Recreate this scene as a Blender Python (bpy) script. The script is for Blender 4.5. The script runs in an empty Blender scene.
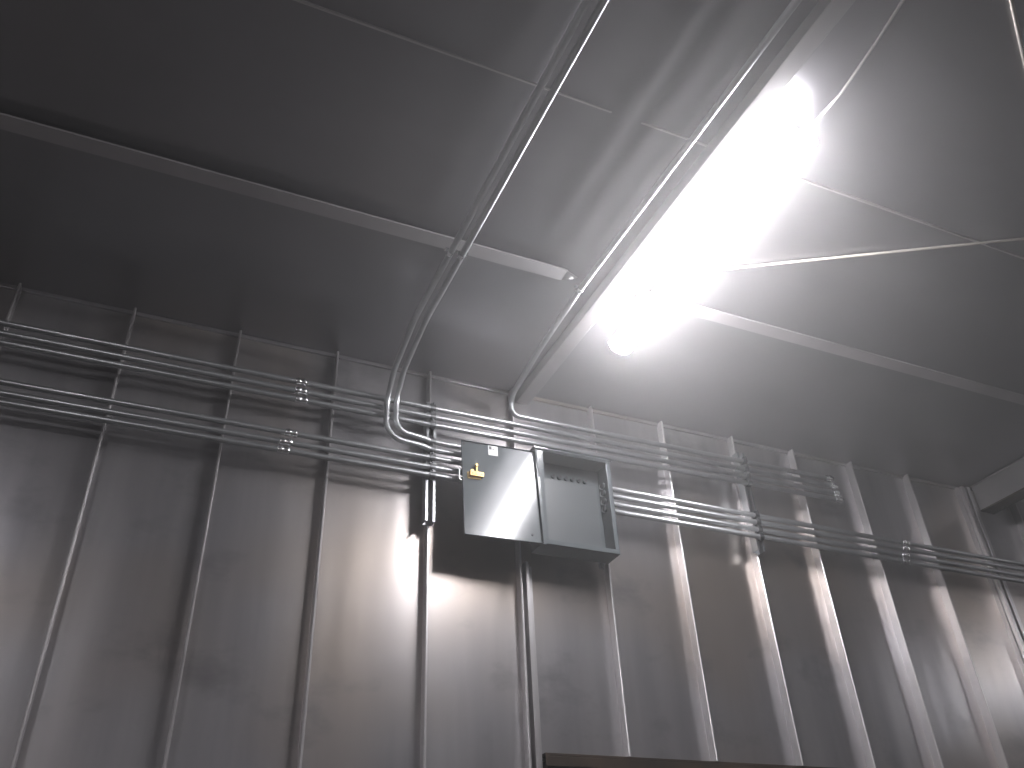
import bpy, bmesh, math, random
from mathutils import Vector, Matrix
random.seed(7)
C = bpy.context.scene.collection
S = 3.0                      # metres from the camera to the back wall
EYE = 1.5                    # camera height above the floor
def W(x, y, z): return Vector((x*S, y*S, z*S + EYE))

# ------------------------------------------------------------------ materials
def nodes(name):
    m = bpy.data.materials.new(name); m.use_nodes = True
    nt = m.node_tree
    return m, nt, nt.nodes['Principled BSDF']
def N(nt, t, **kw):
    n = nt.nodes.new(t)
    for k, v in kw.items():
        if k in n.inputs: n.inputs[k].default_value = v
        else: setattr(n, k, v)
    return n
def sheet(name, dark, light, rough=(.3, .45), metal=.9, stretch=(1, 1, 1), bump=.25, scale=2.0, blotch=None, streak=60, wave=.004):
    """galvanised / mill-finish sheet: soft mottling, drawn grain, slight waviness"""
    m, nt, b = nodes(name); L = nt.links.new
    tc = N(nt, 'ShaderNodeTexCoord')
    mp = N(nt, 'ShaderNodeMapping'); mp.inputs['Scale'].default_value = stretch
    L(tc.outputs['Object'], mp.inputs['Vector'])
    n1 = N(nt, 'ShaderNodeTexNoise', Scale=scale, Detail=5.0, Roughness=.55)
    L(mp.outputs[0], n1.inputs['Vector'])
    n2 = N(nt, 'ShaderNodeTexNoise', Scale=streak, Detail=3.0, Roughness=.6)
    L(mp.outputs[0], n2.inputs['Vector'])
    r = N(nt, 'ShaderNodeValToRGB')
    r.color_ramp.elements[0].position = .3; r.color_ramp.elements[0].color = (*dark, 1)
    r.color_ramp.elements[1].position = .7; r.color_ramp.elements[1].color = (*light, 1)
    L(n1.outputs['Fac'], r.inputs['Fac'])
    col = r.outputs['Color']
    if blotch:
        n3 = N(nt, 'ShaderNodeTexNoise', Scale=.9, Detail=2.0)
        L(tc.outputs['Object'], n3.inputs['Vector'])
        r3 = N(nt, 'ShaderNodeValToRGB')
        r3.color_ramp.elements[0].position = .48; r3.color_ramp.elements[0].color = (0, 0, 0, 1)
        r3.color_ramp.elements[1].position = .68; r3.color_ramp.elements[1].color = (1, 1, 1, 1)
        L(n3.outputs['Fac'], r3.inputs['Fac'])
        mx = N(nt, 'ShaderNodeMix', data_type='RGBA')
        L(r3.outputs['Color'], mx.inputs[0]); L(col, mx.inputs[6]); mx.inputs[7].default_value = (*blotch, 1)
        col = mx.outputs[2]
        n5 = N(nt, 'ShaderNodeTexNoise', Scale=2.3, Detail=6.0, Roughness=.62)      # handling smudges
        mp5 = N(nt, 'ShaderNodeMapping'); mp5.inputs['Location'].default_value = (3.1, .4, 1.7); mp5.inputs['Scale'].default_value = (1, 1, 1.6)
        L(tc.outputs['Object'], mp5.inputs['Vector']); L(mp5.outputs[0], n5.inputs['Vector'])
        m5 = N(nt, 'ShaderNodeMapRange'); m5.inputs['From Min'].default_value = .56; m5.inputs['From Max'].default_value = .74; m5.inputs['To Max'].default_value = .55
        L(n5.outputs['Fac'], m5.inputs['Value'])
        mx5 = N(nt, 'ShaderNodeMix', data_type='RGBA'); L(m5.outputs[0], mx5.inputs[0]); L(col, mx5.inputs[6]); mx5.inputs[7].default_value = (.17, .165, .17, 1)
        col = mx5.outputs[2]
    L(col, b.inputs['Base Color'])
    mr = N(nt, 'ShaderNodeMapRange'); mr.inputs['To Min'].default_value = rough[0]; mr.inputs['To Max'].default_value = rough[1]
    mr.inputs['From Min'].default_value = .3; mr.inputs['From Max'].default_value = .7
    L(n2.outputs['Fac'], mr.inputs['Value']); L(mr.outputs[0], b.inputs['Roughness'])
    b.inputs['Metallic'].default_value = metal
    if metal == 0: b.inputs['Specular IOR Level'].default_value = .35
    n4 = N(nt, 'ShaderNodeTexNoise', Scale=1.6, Detail=1.0); L(mp.outputs[0], n4.inputs['Vector'])
    b1 = N(nt, 'ShaderNodeBump', Strength=1.0, Distance=wave); L(n4.outputs['Fac'], b1.inputs['Height'])
    b2 = N(nt, 'ShaderNodeBump', Strength=bump, Distance=.0006); L(n2.outputs['Fac'], b2.inputs['Height'])
    L(b1.outputs[0], b2.inputs['Normal']); L(b2.outputs[0], b.inputs['Normal'])
    return m
def flat(name, col, rough=.4, metal=0.0, noise=.06):
    m, nt, b = nodes(name); L = nt.links.new
    tc = N(nt, 'ShaderNodeTexCoord'); n = N(nt, 'ShaderNodeTexNoise', Scale=14.0, Detail=4.0)
    L(tc.outputs['Object'], n.inputs['Vector'])
    r = N(nt, 'ShaderNodeValToRGB')
    r.color_ramp.elements[0].color = (*[c*(1-noise) for c in col], 1); r.color_ramp.elements[1].color = (*[min(1, c*(1+noise)) for c in col], 1)
    L(n.outputs['Fac'], r.inputs['Fac']); L(r.outputs['Color'], b.inputs['Base Color'])
    b.inputs['Roughness'].default_value = rough; b.inputs['Metallic'].default_value = metal
    return m
M = {}
M['wall'] = sheet('brushed_wall_steel', (.34, .333, .348), (.48, .468, .475), rough=(.285, .34), metal=.80, stretch=(5, 1, .5), scale=1.2, streak=26, blotch=(.38, .33, .29), wave=.0018, bump=.05)
M['seam'] = sheet('folded_seam_steel', (.50, .49, .49), (.62, .60, .60), rough=(.30, .4), metal=.85, stretch=(1, 1, .3), scale=6, streak=40, wave=.0008)
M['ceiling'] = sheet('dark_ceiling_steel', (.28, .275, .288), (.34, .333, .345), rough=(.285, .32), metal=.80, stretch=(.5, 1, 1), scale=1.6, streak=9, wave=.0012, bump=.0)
M['beam'] = sheet('painted_beam_steel', (.33, .325, .33), (.42, .41, .415), rough=(.34, .42), metal=.75, stretch=(1, 1, 1), scale=4, streak=30, wave=.0006)
M['conduit'] = sheet('galvanised_conduit', (.37, .38, .39), (.46, .47, .48), rough=(.34, .42), metal=.8, scale=8, streak=60, wave=.0, bump=.02)
M['purlin'] = sheet('chalky_purlin_steel', (.40, .39, .40), (.50, .485, .49), rough=(.42, .5), metal=.35, scale=4, streak=30, wave=.0006)
M['strut'] = sheet('zinc_strut', (.28, .29, .30), (.38, .39, .40), rough=(.34, .42), metal=.9, scale=8, streak=50, wave=.0, bump=.05)
M['zinc'] = flat('bright_zinc_fitting', (.78, .79, .80), .22, 1.0)
M['grey'] = sheet('grey_enamel', (.080, .090, .095), (.088, .099, .104), rough=(.14, .16), metal=0.0, scale=3, streak=90, wave=.0004, bump=.02)
M['plate'] = flat('grey_plate', (.058, .065, .069), .4)
M['strap'] = flat('dull_strap_steel', (.16, .165, .17), .5, .8)
M['dark'] = flat('dark_hole', (.02, .02, .022), .7)
M['brass'] = flat('yellow_chromate_brass', (.55, .38, .15), .35, .9)
M['sticker'] = flat('pale_sticker', (.62, .63, .62), .5)
M['ink'] = flat('sticker_ink', (.05, .05, .055), .6)
M['white'] = flat('white_enamel', (.75, .75, .74), .4)
M['cable'] = flat('pale_cable', (.55, .54, .52), .5)
M['rod'] = flat('dusty_rod_steel', (.50, .46, .42), .5, .6)
M['brown'] = sheet('rusty_brown_steel', (.035, .027, .021), (.085, .06, .042), rough=(.4, .55), metal=.5, scale=5, streak=40, wave=.001)
M['floor'] = flat('concrete_floor', (.12, .115, .11), .7, 0.0, .2)
m, nt, b = nodes('lit_tube'); b.inputs['Base Color'].default_value = (1, 1, 1, 1)
b.inputs['Emission Color'].default_value = (.985, .965, 1.0, 1); b.inputs['Emission Strength'].default_value = 125.0
M['tube'] = m

# ------------------------------------------------------------------ mesh helpers (metres, world coordinates)
def bx(bm, x0, x1, y0, y1, z0, z1, mi=0):
    v = [bm.verts.new(p) for p in ((x0,y0,z0),(x1,y0,z0),(x1,y1,z0),(x0,y1,z0),(x0,y0,z1),(x1,y0,z1),(x1,y1,z1),(x0,y1,z1))]
    for f in ((3,2,1,0),(4,5,6,7),(0,1,5,4),(1,2,6,5),(2,3,7,6),(3,0,4,7)):
        bm.faces.new([v[i] for i in f]).material_index = mi
def extrude_profile(bm, prof, a, b, u, v, smooth=False):
    """closed 2-D profile (list of (s,t)) swept from point a to b, s along u, t along v"""
    A = [bm.verts.new(a + u*s + v*t) for s, t in prof]; B = [bm.verts.new(b + u*s + v*t) for s, t in prof]
    n = len(prof)
    for i in range(n):
        bm.faces.new((A[i], A[(i+1) % n], B[(i+1) % n], B[i])).smooth = smooth
    bm.faces.new(A[::-1]); bm.faces.new(B)
def sweep(bm, pts, r, seg=14, cap=True, hollow=0):
    pts = [Vector(p) for p in pts]
    tan = []
    for i in range(len(pts)):
        a = pts[max(i-1, 0)]; c = pts[min(i+1, len(pts)-1)]
        tan.append((c-a).normalized())
    up = Vector((0, 0, 1)) if abs(tan[0].z) < .9 else Vector((0, 1, 0))
    n = tan[0].cross(up).normalized(); rings = []
    for i, p in enumerate(pts):
        n = (n - tan[i]*n.dot(tan[i])).normalized(); bnorm = tan[i].cross(n)
        rr = r[i] if isinstance(r, (list, tuple)) else r
        rings.append([bm.verts.new(p + (n*math.cos(2*math.pi*k/seg) + bnorm*math.sin(2*math.pi*k/seg))*rr) for k in range(seg)])
    for a, c in zip(rings, rings[1:]):
        for k in range(seg):
            bm.faces.new((a[k], a[(k+1) % seg], c[(k+1) % seg], c[k])).smooth = True
    if cap:
        bm.faces.new(rings[0][::-1]); bm.faces.new(rings[-1])
def fillet(pts, rad, n=10):
    """polyline with rounded corners; rad = one radius or a list for the inner corners"""
    pts = [Vector(p) for p in pts]; out = [pts[0]]
    for i in range(1, len(pts)-1):
        r = rad[i-1] if isinstance(rad, (list, tuple)) else rad
        a, b_, c = pts[i-1], pts[i], pts[i+1]
        d0 = (a-b_).normalized(); d1 = (c-b_).normalized()
        ang = math.acos(max(-1, min(1, d0.dot(d1)))); t = r/math.tan(ang/2)
        t = min(t, .48*(a-b_).length if i > 1 else .95*(a-b_).length, .48*(c-b_).length if i < len(pts)-2 else .95*(c-b_).length)
        r = t*math.tan(ang/2)
        cen = b_ + (d0+d1).normalized()*(r/math.sin(ang/2))
        s = b_ + d0*t - cen; e = b_ + d1*t - cen
        for k in range(n+1):
            f = k/n; th = math.pi-ang
            v = (s*math.sin((1-f)*th) + e*math.sin(f*th))/math.sin(th) if th > 1e-4 else s
            out.append(cen + v)
    out.append(pts[-1]); return out
def obj(name, bm, mat, parent=None, origin=None, bevel=0, recalc=True):
    me = bpy.data.meshes.new(name)
    if recalc: bmesh.ops.recalc_face_normals(bm, faces=bm.faces)
    if origin is None:
        origin = Vector((0, 0, 0))
        if parent is None:
            xs = [v.co for v in bm.verts]
            lo = Vector([min(v[i] for v in xs) for i in range(3)]); hi = Vector([max(v[i] for v in xs) for i in range(3)])
            origin = Vector(((lo.x+hi.x)/2, (lo.y+hi.y)/2, lo.z))
        else: origin = parent_world(parent)
    bmesh.ops.translate(bm, verts=bm.verts, vec=-origin)
    bm.to_mesh(me); bm.free()
    for mm in (mat if isinstance(mat, list) else [mat]): me.materials.append(mm)
    o = bpy.data.objects.new(name, me); C.objects.link(o)
    if parent is not None:
        o.parent = parent; o.location = origin - parent_world(parent)
    else: o.location = origin
    if bevel:
        md = o.modifiers.new('bevel', 'BEVEL'); md.width = bevel; md.segments = 2; md.limit_method = 'ANGLE'
    return o
def parent_world(p):
    v = Vector((0, 0, 0))
    while p is not None: v = v + p.location; p = p.parent
    return v
def tag(o, label=None, cat=None, group=None, kind=None):
    for k, v in (('label', label), ('category', cat), ('group', group), ('kind', kind)):
        if v: o[k] = v
    return o
def thing(name, loc, label, cat, group=None):
    o = bpy.data.objects.new(name, None); C.objects.link(o); o.location = loc; o.empty_display_size = .1
    return tag(o, label, cat, group)
def NB(): return bmesh.new()

# ------------------------------------------------------------------ the room (units of S until W())
ZC = .748                                    # ceiling
X0, X1, Y0 = -1.45, 3.0, -1.0
RIBS = [-1.284, -1.15, -1.015, -.88, -.745, -.61, -.475, -.341, -.206, -.0708, .064, .199, .3375, .469, .607, .738, .878, 1.007, 1.139, 1.276, 1.412, 1.552, 1.687, 1.82, 1.955, 2.09, 2.225, 2.36, 2.495, 2.63, 2.765, 2.9]
OP = (.484, 1.40, .2235)                     # opening in the lower wall: x from, x to, head height
def wall_strip(bm, xa, xb, za, zb, amp, tilt):
    nx, nz = 14, 6; g = []
    for j in range(nz+1):
        row = []
        for i in range(nx+1):
            u = i/nx
            dy = -amp*math.sin(math.pi*u) + tilt*(u-.5)*math.sin(math.pi*u)
            row.append(bm.verts.new(Vector((xa+(xb-xa)*u, 1.0, 0))*S + Vector((0, dy, (za+(zb-za)*j/nz)*S+EYE))))
        g.append(row)
    for j in range(nz):
        for i in range(nx):
            bm.faces.new((g[j][i], g[j][i+1], g[j+1][i+1], g[j+1][i])).smooth = True
bm = NB()
edges = [X0] + RIBS + [X1]
amps = {}
for a, b_ in zip(edges, edges[1:]):
    amp = random.uniform(-.0015, .003); tl = random.uniform(-.004, .004)
    if a > .46 and b_ < 1.42: wall_strip(bm, a, b_, OP[2], ZC, amp, tl)
    else: wall_strip(bm, a, b_, -.5, ZC, amp, tl)
bx(bm, X0*S, X1*S, S+.02, S+.10, EYE+OP[2]*S, EYE+ZC*S)
bx(bm, X0*S, .469*S, S+.02, S+.10, 0, EYE+OP[2]*S)
bx(bm, 1.412*S, X1*S, S+.02, S+.10, 0, EYE+OP[2]*S)
wall = tag(obj('wall_back', bm, M['wall'], origin=Vector((0, S, 0)), recalc=False), kind='structure')
def rib(x, z0, z1, parent):
    """standing seam: a leg with a hemmed, thicker front half"""
    bm = NB(); X = x*S
    prof = [(-.0025, 0), (-.0025, -.024), (-.0058, -.026), (-.0058, -.0475), (-.003, -.050), (.0015, -.050), (.0038, -.0475), (.0038, -.004), (.006, 0)]
    extrude_profile(bm, prof, Vector((X, S+.003, z0*S+EYE)), Vector((X, S+.003, z1*S+EYE)), Vector((1, 0, 0)), Vector((0, 1, 0)))
    return obj('standing_seam', bm, M['seam'], parent)
for x in RIBS:
    if x > 1.40 and x < 1.43: continue
    low = OP[2] if .48 < x < 1.40 else -.5
    rib(x, low, ZC-.003, wall)
# thin angle along the joint of wall and ceiling
bm = NB(); bx(bm, X0*S, 1.43*S, S-.012, S, EYE+(ZC-.0055)*S, EYE+ZC*S)
tag(obj('trim_1', bm, M['wall'], bevel=.001), kind='structure')
# doorway: jamb channel, head, dark leaf
bm = NB(); xj = .4745*S; zb, zt = 0, EYE+.463*S
bx(bm, xj, xj+.004, S-.055, S, zb, zt); bx(bm, xj+.004, xj+.012, S-.055, S-.051, zb, zt); bx(bm, xj+.016, xj+.028, S-.03, S, zb, zt); bx(bm, xj+.034, xj+.046, S-.012, S, zb, zt)
tag(obj('trim_2', bm, M['seam'], bevel=.0008), kind='structure')
bm = NB(); z = EYE+OP[2]*S
bx(bm, OP[0]*S+.02, OP[1]*S, S-.035, S+.02, z-.010, z); bx(bm, OP[0]*S+.02, OP[1]*S, S-.035, S-.031, z-.045, z-.010); bx(bm, OP[0]*S+.02, OP[1]*S, S-.02, S+.02, z-.16, z-.045)
d = tag(obj('door_1', bm, M['brown'], bevel=.0015), kind='structure')
bm = NB(); bx(bm, (OP[0]-.012)*S, (OP[1]+.012)*S, S+.02, S+.06, 0, z-.02)
obj('door_leaf', bm, M['brown'], d)
# ceiling: three sheets lapped at a seam, gently waved along X
def band_ridge(x, y):  # ridges added to shape dark and bright bands on the ceiling beside the lamp
    e = max(0, min(1, (.700-y)/.05)); e = e*e*(3-2*e)
    return -e*(.014*math.exp(-((x-.378)/.0165)**2) + .0045*math.exp(-((x-.232)/.022)**2))
bm = NB(); nx, ny = 620, 60
g = []
for j in range(ny+1):
    row = []
    for i in range(nx+1):
        x = X0+(X1-X0)*i/nx; y = Y0+(1-Y0)*j/ny
        row.append(bm.verts.new(W(x, y, ZC) + Vector((0, 0, .0022*math.sin(x*9+1.3)+band_ridge(x, y)))))
    g.append(row)
for j in range(ny):
    for i in range(nx): bm.faces.new((g[j][i], g[j+1][i], g[j+1][i+1], g[j][i+1])).smooth = True
bx(bm, X0*S, X1*S, Y0*S, S+.1, EYE+ZC*S+.02, EYE+ZC*S+.1)
ceil = tag(obj('ceiling', bm, M['ceiling'], origin=W(0, 0, ZC), recalc=False), kind='structure')
bm = NB(); bx(bm, X0*S, X1*S, .4795*S-.006, .4795*S, EYE+ZC*S-.0065, EYE+ZC*S+.004)
obj('lap_seam', bm, M['seam'], ceil)
bm = NB(); bx(bm, X0*S, X1*S, Y0*S, S+.1, -.1, 0); tag(obj('floor', bm, M['floor']), kind='structure')
bm = NB(); bx(bm, X0*S-.1, X0*S, Y0*S, S, 0, EYE+ZC*S); tag(obj('wall_left', bm, M['wall']), kind='structure')
bm = NB(); bx(bm, X1*S, X1*S+.1, Y0*S, S, 0, EYE+ZC*S); tag(obj('wall_right', bm, M['wall']), kind='structure')
bm = NB(); bx(bm, X0*S, X1*S, Y0*S-.1, Y0*S, 0, EYE+ZC*S); tag(obj('wall_front', bm, M['wall']), kind='structure')

# ------------------------------------------------------------------ ceiling framing
def purlin(xa, xb, label):
    """channel purlin, open towards the room: top flange, web on the far side, bottom flange"""
    ya, yb = .7037*S, .7240*S; zb = EYE+.7345*S; zt = EYE+ZC*S-.013
    prof = [(ya, zb), (yb, zb), (yb, zt), (ya+.02, zt), (ya+.02, zt-.002), (yb-.003, zt-.002), (yb-.003, zb+.003), (ya, zb+.003)]
    bm = NB(); extrude_profile(bm, prof, Vector((xa*S, 0, 0)), Vector((xb*S, 0, 0)), Vector((0, 1, 0)), Vector((0, 0, 1)))
    return tag(obj('ceiling_purlin', bm, M['purlin']), label, 'beam')
pl = purlin(X0+.002, .4215, 'long flat steel purlin crossing the ceiling left of the square beam')
bm = NB(); a = Vector((.4215*S, .7065*S, EYE+.7362*S)); b2 = Vector((.4215*S, .7235*S, EYE+.7352*S)); e1 = Vector((.446*S, .7225*S, EYE+.7455*S)); e2 = Vector((.444*S, .7265*S, EYE+.7455*S)); up = Vector((0, 0, .003))
va = [bm.verts.new(p) for p in (a, b2, e2, e1)]; vb = [bm.verts.new(p+up) for p in (a, b2, e2, e1)]
bm.faces.new(va); bm.faces.new(vb[::-1])
for k in range(4): bm.faces.new((va[k], va[(k+1) % 4], vb[(k+1) % 4], vb[k]))
obj('end_clip', bm, M['beam'], pl)
purlin(.53, 1.437, 'flat steel purlin crossing the ceiling right of the strip light')
bm = NB(); bx(bm, .480*S, .5015*S, Y0*S+.002, .998*S, EYE+.730*S, EYE+ZC*S-.003)
tag(obj('ceiling_beam', bm, M['beam'], bevel=.003), 'square steel beam running under the ceiling beside the strip light to the back wall', 'beam')
# header on the right, with the post below it and its bottom flange
hd = thing('header_beam', W(1.44, .2, .697), 'deep sheet steel header under the ceiling at the right end of the room', 'beam')
bm = NB(); bx(bm, 1.440*S, 1.444*S, Y0*S+.01, .985*S, EYE+.697*S, EYE+ZC*S-.003); obj('web', bm, M['beam'], hd, bevel=.001)
bm = NB(); bx(bm, 1.436*S, 1.4405*S, Y0*S+.01, .985*S, EYE+.7455*S, EYE+ZC*S-.004); obj('top_angle', bm, M['seam'], hd)
bm = NB(); bx(bm, 1.440*S, 1.475*S, Y0*S+.01, .985*S, EYE+.694*S, EYE+.697*S); obj('bottom_flange', bm, M['brown'], hd, bevel=.001)
bm = NB(); X = 1.412*S
extrude_profile(bm, [(-.012, 0), (-.012, -.028), (-.002, -.030), (-.002, -.048), (.020, -.048), (.020, -.004), (.034, -.003), (.034, -.052), (.060, -.052), (.060, 0)], Vector((X, S+.002, 0)), Vector((X, S+.002, EYE+.744*S)), Vector((1, 0, 0)), Vector((0, 1, 0)))
tag(obj('corner_post', bm, M['seam'], bevel=.001), 'folded steel post on the back wall under the end of the header', 'post')
# loose brace rods on the ceiling
def rodobj(name, pts, r, mat, label, cat, rad=.05):
    bm = NB(); sweep(bm, fillet([W(*p) for p in pts], rad) if len(pts) > 2 else [W(*p) for p in pts], r, 10)
    return tag(obj(name, bm, mat), label, cat)
rodobj('brace_rod', [(.585, .655, .7445), (1.20, .302, .7445)], .0055, M['rod'], 'thin straight rod running diagonally across the ceiling right of the strip light', 'rod')
rodobj('brace_rod', [(.55, .160, .7445), (.90, .376, .7445)], .006, M['rod'], 'short stretch of brown rod at the top right corner of the photo', 'rod')

# ------------------------------------------------------------------ strip light
def strip_light(x, y0, y1, z, label, group, wide=1.0):
    root = thing('strip_light', W(x, (y0+y1)/2, z), label, 'light fixture', group)
    X, ya, yb, Z = x*S, y0*S, y1*S, z*S+EYE
    bm = NB()
    extrude_profile(bm, [(-.030, .024), (-.030, .046), (-.026, .050), (.026, .050), (.030, .046), (.030, .024)],
                    Vector((X, ya, Z)), Vector((X, yb, Z)), Vector((1, 0, 0)), Vector((0, 0, 1)))
    obj('housing', bm, M['white'], root, bevel=.001)
    hw = .050*wide
    bm = NB()
    ring = [(-hw, .022)] + [(-hw*math.cos(math.radians(a)), .006-.034*math.sin(math.radians(a))) for a in range(0, 181, 15)] + [(hw, .022)]
    extrude_profile(bm, ring, Vector((X, ya, Z)), Vector((X, yb, Z)), Vector((1, 0, 0)), Vector((0, 0, 1)), smooth=False)
    obj('diffuser', bm, M['tube'], root)
    for yy, dd in ((ya, -1), (yb, 1)):
        bm = NB(); bx(bm, X-.032, X+.032, min(yy, yy+dd*.006), max(yy, yy+dd*.006), Z+.023, Z+.051); obj('end_cap', bm, M['white'], root, bevel=.002)
    for yy in (ya+.15, yb-.15):
        bm = NB(); sweep(bm, [Vector((X, yy, Z+.048)), Vector((X, yy, EYE+ZC*S))], .008, 10)
        sweep(bm, [Vector((X, yy, EYE+ZC*S-.008)), Vector((X, yy, EYE+ZC*S-.001))], .03, 16)
        obj('hanger_stem', bm, M['zinc'], root)
    return root
strip_light(.551, .410, .802, .715, 'lit fluorescent strip light hanging under the ceiling beside the square beam', None)
strip_light(2.50, .15, .27, .700, 'short second strip light in the bay beyond the header', None, .55)
strip_light(-.58, -.32, .07, .705, 'third strip light behind the camera towards the left wall', None)
# flexible whip to the lamp
cb = rodobj('lamp_cable', [(.535, .08, .744), (.545, .18, .744), (.552, .262, .743), (.556, .30, .738), (.560, .36, .731), (.558, .412, .730)], .0045, M['cable'], 'thin pale cable clipped to the ceiling and running to the strip light', 'cable', .2)
bm = NB(); p = W(.550, .243, .7445); bx(bm, p.x-.020, p.x+.020, p.y-.008, p.y+.008, p.z-.008, p.z+.0075)
obj('cable_clip', bm, M['zinc'], cb, bevel=.002)

# ------------------------------------------------------------------ conduits
RC = .0117; YC = .966
K = YC/.966
def coupling(parent, x, z, L=.046, along='x', y=YC):
    """set-screw coupling with its two screw heads"""
    bm = NB(); X, Y, Z = x*S, y*S, z*S+EYE
    sweep(bm, [Vector((X-L/2, Y, Z)), Vector((X-L/2+.002, Y, Z)), Vector((X-.002, Y, Z)), Vector((X, Y, Z)), Vector((X+.002, Y, Z)), Vector((X+L/2-.002, Y, Z)), Vector((X+L/2, Y, Z))],
          [RC+.0012, RC+.0030, RC+.0030, RC+.0012, RC+.0030, RC+.0030, RC+.0012], 16)
    c = obj('coupling', bm, M['zinc'], parent)
    for s in (-1, 1):
        bm = NB(); sweep(bm, [Vector((X+s*L*.28, Y-RC-.001, Z+.002)), Vector((X+s*L*.28, Y-RC-.0085, Z+.003))], .0042, 8)
        obj('set_screw', bm, M['zinc'], c)
    return c
def connector(parent, x, z, d):
    """set-screw connector closing an open conduit end"""
    bm = NB(); X, Y, Z = x*S, YC*S, z*S+EYE
    P = lambda t: Vector((X+d*t, Y, Z))
    sweep(bm, [P(-.030), P(-.028), P(-.004), P(-.003), P(.003), P(.004), P(.018)], [RC+.001, RC+.0030, RC+.0030, RC+.006, RC+.006, RC+.0005, RC+.0005], 16)
    c = obj('end_connector', bm, M['zinc'], parent)
    bm = NB(); sweep(bm, [Vector((X-d*.016, Y-RC-.001, Z+.002)), Vector((X-d*.016, Y-RC-.009, Z+.003))], .0042, 8)
    obj('set_screw', bm, M['zinc'], c)
    bm = NB(); sweep(bm, [P(.018), P(.0185)], RC-.002, 14); obj('bore', bm, M['dark'], c)
def conduit(pts, label, rad=.1, group=None):
    bm = NB(); P = [W(*p) for p in pts]
    if len(P) > 2: P = fillet(P, rad, 12)
    else: P = [P[0].lerp(P[1], i/8) for i in range(9)]
    sweep(bm, P, RC, 16)
    return tag(obj('conduit', bm, M['conduit']), label, 'conduit', group)
UP = [.6675*K, .6530*K, .6398*K]            # upper rack, left part
ord3 = ['top', 'middle', 'bottom']
ends = [1.0590, 1.0620, 1.0640]
for i, z in enumerate(UP):
    zr = z+.0045                             # the racks climb slightly to the right in the photo
    c = conduit([(X0+.004, YC, z-.002), (.335*K, YC, z), (ends[i]*K-.004, YC, [.671, .658, .646][i]*K)],
                '%s of the three upper rack steel conduits at the left of the wall' % ord3[i], .5)
    cx = [.149, .150, .152][i]
    coupling(c, cx*K, z-.0003)
    connector(c, ends[i]*K, [.671, .658, .646][i]*K, 1)
LO = [.587*K, .5725*K, .5605*K]
for i, z in enumerate(LO):
    zb_ = .578-.021*i-.010
    c = conduit([(X0+.004, YC, z-.002), (.335*K, YC, z), (.372, YC, z), (.408, YC, z-.002), (.480, YC, z-.002)],
                '%s of the three lower rack steel conduits running from the left to the grey box' % ord3[i], .3)
    coupling(c, [.1445, .139, .137][i]*K, z-.0003)
# pair coming down from the ceiling into the left side of the box
zl, zr_ = .600*K, .6125*K
cl = conduit([(.267, Y0+.004, .7200), (.267, .846, .7200), (.2645, .924, .690), (.2650, .9535, .658), (.2650, .9540, zl), (.318, .9600, zl), (.331, YC, zl), (.372, YC, zl), (.408, YC, zl-.002), (.480, YC, zl-.002)],
             'left of the paired ceiling conduits that bend down the wall into the grey box', [.25, .12, .12, .12, .2, .2, .3, .3])
cr = conduit([(.2815, Y0+.004, .7200), (.2815, .846, .7200), (.2785, .924, .694), (.2780, .9535, .663), (.2780, .9540, zr_), (.318, .9600, zr_), (.331, YC, zr_), (.372, YC, zr_), (.408, YC, zr_-.002), (.480, YC, zr_-.002)],
             'right of the paired ceiling conduits that bend down the wall into the grey box', [.25, .12, .12, .10, .2, .2, .3, .3])
# single conduit along the beam, becoming the top line of the upper rack
c3 = conduit([(.4520, Y0+.004, .7330), (.4520, .735, .7330), (.4520, .85, .7240), (.4530, .955, .7090), (.4560, YC, .6832), (.62, YC, .6838), (1.055*K-.004, YC, .685*K)],
             'single ceiling conduit along the square beam, turning right into the upper rack', [.4, .25, .08, .085, .5])
connector(c3, 1.055*K, .685*K, 1)
def ceiling_strap(parent, x, y, z):
    bm = NB(); X, Y, Z = x*S, y*S, z*S+EYE
    for s_ in (-1, 1): bx(bm, X+s_*.016-.007, X+s_*.016+.007, Y-.009, Y+.009, Z+RC-.002, Z+RC+.001)
    sweep(bm, [Vector((X, Y-.009, Z)), Vector((X, Y+.009, Z))], RC+.0022, 16)
    obj('ceiling_strap', bm, M['zinc'], parent, bevel=.0006)
ceiling_strap(c3, .4520, .729, .7330); ceiling_strap(cl, .267, .713, .7200); ceiling_strap(cr, .2815, .713, .7200)
RL = [.589*K, .577*K, .564*K, .552*K]; ord4 = ['top', 'second', 'third', 'bottom']
for i, z in enumerate(RL):
    z2 = [.585, .5735, .561, .5495][i]*K
    c = conduit([(.595, YC, z), (1.184*K, YC, z2), (X1-.004, YC, z2-.004)],
                '%s of the four steel conduits leaving the right side of the grey box' % ord4[i], .5)
    coupling(c, [1.186, 1.182, 1.176, 1.173][i]*K, z2)

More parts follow.
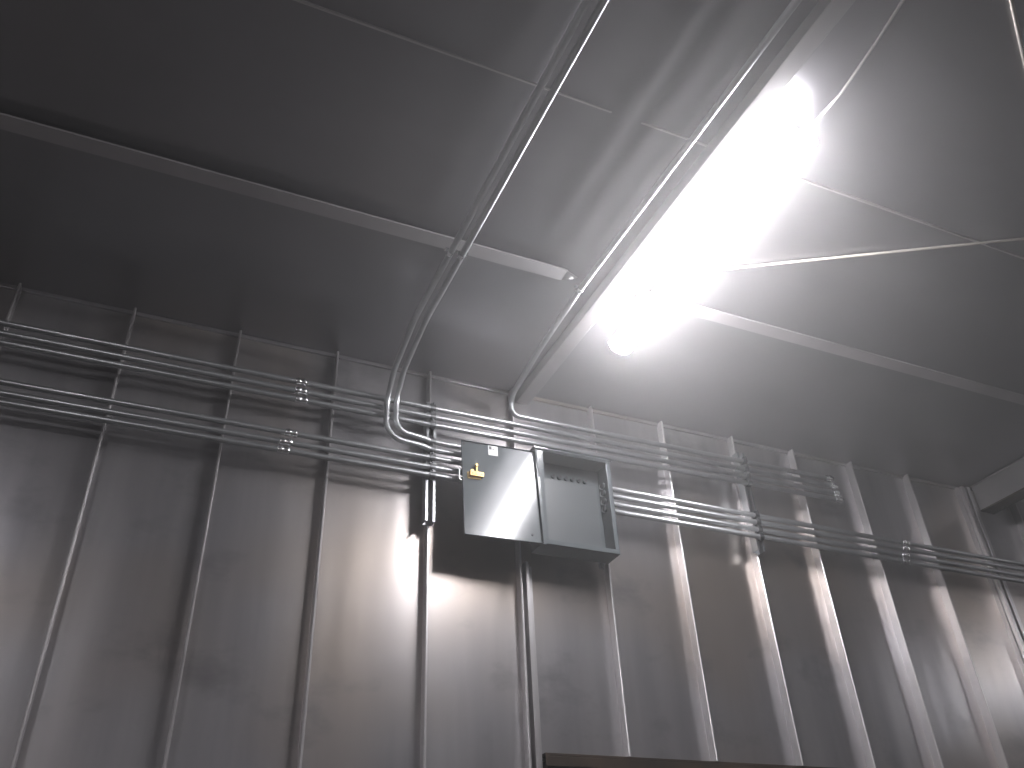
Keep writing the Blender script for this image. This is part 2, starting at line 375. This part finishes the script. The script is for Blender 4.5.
# ------------------------------------------------------------------ strut channels with straps
def strut(x, z0, z1, rows, label, backd=.984):
    root = thing('strut_channel', W(x, YC, z0), label, 'strut channel')
    X = x*S; ya = YC*S+RC; yb = backd*S
    prof = [(-.0205, 0), (-.0205, yb-ya), (.0205, yb-ya), (.0205, 0), (.0105, 0), (.0105, .007), (.0130, .007), (.0130, .0025), (.018, .0025), (.018, yb-ya-.0025),
            (-.018, yb-ya-.0025), (-.018, .0025), (-.0130, .0025), (-.0130, .007), (-.0105, .007), (-.0105, 0)]
    bm = NB(); extrude_profile(bm, prof, Vector((X, ya, z0*S+EYE)), Vector((X, ya, z1*S+EYE)), Vector((1, 0, 0)), Vector((0, 1, 0)))
    obj('channel', bm, M['strut'], root)
    for z in rows:
        Z = z*S+EYE; Y = YC*S; w = .0115; bm = NB(); R0 = RC+.0004; R1 = RC+.0024; n = 12
        pr = []
        path = [(R0, .0115)] + [(R0*math.cos(math.radians(a)), -R0*math.sin(math.radians(a))) for a in [i*180/n for i in range(n+1)]] + [(-R0, .0115)]
        po = [(R1, .0115)] + [(R1*math.cos(math.radians(a)), -R1*math.sin(math.radians(a))) for a in [i*180/n for i in range(n+1)]] + [(-R1, .0115)]
        loop = path + po[::-1]
        A = [bm.verts.new((X-w, Y+t, Z+s)) for s, t in loop]; B = [bm.verts.new((X+w, Y+t, Z+s)) for s, t in loop]
        k = len(loop); m_ = len(path)
        for i in range(k): bm.faces.new((A[i], A[(i+1) % k], B[(i+1) % k], B[i]))
        for i in range(m_-1):
            bm.faces.new((A[i], A[k-1-i], A[k-2-i], A[i+1])); bm.faces.new((B[i], B[i+1], B[k-2-i], B[k-1-i]))
        sweep(bm, [Vector((X-.001, Y-.006, Z+R1+.0018)), Vector((X-.001, Y-.020, Z+R1+.0018))], .0034, 8)
        bx(bm, X-w, X+w, Y-.012, Y-.004, Z+RC*.8, Z+R1+.003)
        obj('conduit_strap', bm, M['strap'], root)
    return root
strut(.3345, .495, .668*K+.012, UP+[zr_, zl]+LO, 'vertical strut channel with straps left of the grey box')
strut(.9055*YC, .530, .690*YC/.966+.014, [.6850*K, .6705*K, .6570*K, .6445*K]+[z-.002 for z in RL], 'vertical strut channel with straps far right of the grey box')

# ------------------------------------------------------------------ grey enclosure
XB0, XB1, YF, YB, ZB0, ZB1 = .4800*S, .5990*S, .940*S, .975*S, EYE+.4725*S, EYE+.6185*S
enc = thing('electrical_enclosure', Vector(((XB0+XB1)/2, YB, ZB0)), 'grey steel electrical box on the back wall with its door swung open to the left', 'electrical box')
t = .003; lip = .020
bm = NB()
bx(bm, XB0, XB1, YB-t, YB, ZB0, ZB1)                                   # back
bx(bm, XB0, XB1, YF, YB, ZB1-t, ZB1); bx(bm, XB0, XB1, YF, YB, ZB0, ZB0+t)
bx(bm, XB0, XB0+t, YF, YB, ZB0, ZB1); bx(bm, XB1-t, XB1, YF, YB, ZB0, ZB1)
bx(bm, XB0, XB1, YF, YF+t, ZB1-.012, ZB1); bx(bm, XB0, XB1, YF, YF+t, ZB0, ZB0+lip)
bx(bm, XB0, XB0+lip+.012, YF, YF+t, ZB0+lip, ZB1-.012); bx(bm, XB1-lip, XB1, YF, YF+t, ZB0+lip, ZB1-.012)
bx(bm, XB0-.012, XB1+.003, YF-.008, YB-.02, ZB1, ZB1+.003)                 # drip lip over the top
bx(bm, XB0-.012, XB1+.003, YF-.008, YF-.006, ZB1-.006, ZB1+.003)
obj('box_body', bm, M['grey'], enc, bevel=.0012)
bm = NB(); bx(bm, XB0+.030, XB1-.026, YB-.012, YB-.009, ZB0+.02, ZB1-.085); obj('mounting_plate', bm, M['plate'], enc, bevel=.001)
for k in range(6):
    cx = XB0+.124+k*.0315; zz = ZB1-.066; bm = NB(); r0 = .012 if k == 1 else .0095
    sweep(bm, [Vector((cx, YB-t-.010, zz)), Vector((cx, YB-t+.001, zz))], r0, 16)
    kk = obj('knockout_ring', bm, M['grey'], enc)
    bm = NB(); sweep(bm, [Vector((cx, YB-t-.0115, zz)), Vector((cx, YB-t-.010, zz))], r0*.72, 12); obj('hole', bm, M['dark'], kk)
for k, z in enumerate(RL):
    bm = NB(); Z = z*S+EYE
    sweep(bm, [Vector((XB1-t-.010, YC*S-.012, Z)), Vector((XB1-t+.001, YC*S-.012, Z))], .014, 16)
    kk = obj('locknut', bm, M['grey'], enc)
    bm = NB(); sweep(bm, [Vector((XB1-t-.0115, YC*S-.012, Z)), Vector((XB1-t-.010, YC*S-.012, Z))], .010, 14); obj('hole', bm, M['dark'], kk)
bm = NB(); bx(bm, XB1-.048, XB1-.022, YB-.006, YB-.001, ZB0-.028, ZB0+.001); sweep(bm, [Vector((XB1-.035, YB-.014, ZB0-.017)), Vector((XB1-.035, YB-.005, ZB0-.017))], .007, 10)
obj('mounting_tab', bm, M['strut'], enc)
bm = NB(); bx(bm, XB0+.02, XB1-.02, YB, S-.048, ZB0+.03, ZB0+.07); obj('standoff_rail', bm, M['strut'], enc)
bm = NB(); bx(bm, XB0+.02, XB1-.02, YB, S-.048, ZB1-.07, ZB1-.03); obj('standoff_rail', bm, M['strut'], enc)
# hinge barrel
bm = NB(); sweep(bm, [Vector((XB0-.004, YF-.006, ZB0+.012)), Vector((XB0-.004, YF-.006, ZB1-.012))], .0045, 10); obj('hinge', bm, M['grey'], enc)
# door, swung nearly flat: hinge edge at the box, free edge to the left
hx, hy = XB0-.006, YF-.020
DW = .326; ang = math.radians(3.0); LEAN = math.tan(math.radians(3.8))
ux = Vector((-math.cos(ang), math.sin(ang), 0)); un = Vector((-math.sin(ang), -math.cos(ang), 0))   # along the door, outward to the room
H = Vector((hx, hy, 0)); z0, z1 = ZB0-.014, ZB1-.018
def dbox(bm, a, b_, n0, n1, za, zb, mi=0):
    v = [bm.verts.new(H + ux*s + un*(n-(z-z0)*LEAN) + Vector((0, 0, z))) for z in (za, zb) for s, n in ((a, n0), (b_, n0), (b_, n1), (a, n1))]
    for f in ((3,2,1,0),(4,5,6,7),(0,1,5,4),(1,2,6,5),(2,3,7,6),(3,0,4,7)): bm.faces.new([v[i] for i in f]).material_index = mi
def dcyl(bm, s, z, n0, n1, r, seg=14):
    n0 -= (z-z0)*LEAN; n1 -= (z-z0)*LEAN
    sweep(bm, [H + ux*s + un*n0 + Vector((0, 0, z)), H + ux*s + un*n1 + Vector((0, 0, z))], r, seg)
bm = NB(); dbox(bm, 0, DW, -.002, .0, z0, z1)
e = .014
dbox(bm, 0, .003, .0, e, z0, z1); dbox(bm, DW-.003, DW, .0, .006, z0, z1); dbox(bm, .003, DW-.003, .0, .006, z0, z0+.003); dbox(bm, .003, DW-.003, .0, .006, z1-.003, z1)
dbox(bm, -.016, -.002, -.002, .0, z0, z1)
door = obj('box_door', bm, M['grey'], enc, bevel=.001)
H2 = ZB1-ZB0
bm = NB(); dbox(bm, DW-.160, DW-.118, .0, .0008, z1-.052, z1-.004); obj('paper_sticker', bm, M['sticker'], door)
bm = NB(); dbox(bm, DW-.133, DW-.122, .0009, .0014, z1-.024, z1-.009); dbox(bm, DW-.146, DW-.136, .0009, .0014, z1-.024, z1-.021); obj('sticker_print', bm, M['ink'], door)
bm = NB(); dbox(bm, DW-.030, DW-.088, .004, .016, z1-.172, z1-.150); dbox(bm, DW-.022, DW-.080, .0, .004, z1-.180, z1-.150)
dcyl(bm, DW-.040, z1-.146, .003, .012, .007); dcyl(bm, DW-.058, z1-.161, .016, .018, .006)
obj('latch_plate', bm, M['brass'], door, bevel=.001)
bm = NB(); dbox(bm, DW-.055, DW-.064, .006, .012, z1-.150, z1-.112); dcyl(bm, DW-.0595, z1-.118, .004, .016, .0065)
obj('latch_post', bm, M['brass'], door, bevel=.0015)
for s in (.040, .078):
    bm = NB(); dcyl(bm, DW-s, z1-.161, .016, .0175, .0028); obj('screw_hole', bm, M['dark'], door)
bm = NB(); dcyl(bm, DW-.012, z1-.014, .0, .0012, .0055); obj('corner_hole', bm, M['dark'], door)
bm = NB(); dcyl(bm, .042, z0+.034, .0, .003, .0045); obj('stud', bm, M['dark'], door)
# small wire catch on the free edge
bm = NB(); A = H + ux*(DW+.001) + un*(-.002)
sweep(bm, fillet([A+Vector((0, 0, z1-.150)), A+Vector((-.016, 0, z1-.150)), A+Vector((-.016, 0, z1-.198)), A+Vector((0, 0, z1-.198))], .003), .0022, 8)
obj('door_catch', bm, M['zinc'], enc)

# ------------------------------------------------------------------ camera
R = [[0.9139618, -0.40366747, -0.0415499], [0.1986624, 0.5343661, -0.82157539], [0.35384612, 0.74263412, 0.56858376]]
cam = bpy.data.cameras.new('camera'); co = bpy.data.objects.new('camera', cam); C.objects.link(co)
r0, r1, r2 = Vector(R[0]), Vector(R[1]), Vector(R[2])
mw = Matrix.Identity(4)
for i in range(3):
    mw[i][0] = r0[i]; mw[i][1] = -r1[i]; mw[i][2] = -r2[i]
mw.translation = Vector((0, 0, EYE))
co.matrix_world = mw
cam.sensor_width = 36; cam.lens = 862.1/1024*36; cam.clip_start = .02
bpy.context.scene.camera = co

# ------------------------------------------------------------------ air: thin haze added to imitate the lens glow around the lamp; colour management
w = bpy.data.worlds.new('world'); bpy.context.scene.world = w; w.use_nodes = True
wn = w.node_tree; wn.nodes['Background'].inputs['Color'].default_value = (0, 0, 0, 1)
vs = wn.nodes.new('ShaderNodeVolumeScatter'); vs.inputs['Density'].default_value = .042; vs.inputs['Anisotropy'].default_value = .76
wn.links.new(vs.outputs[0], wn.nodes['World Output'].inputs['Volume'])
vw = bpy.context.scene.view_settings
vw.view_transform = 'Standard'; vw.look = 'None'; vw.gamma = 1; vw.use_curve_mapping = False; vw.exposure = 0.0
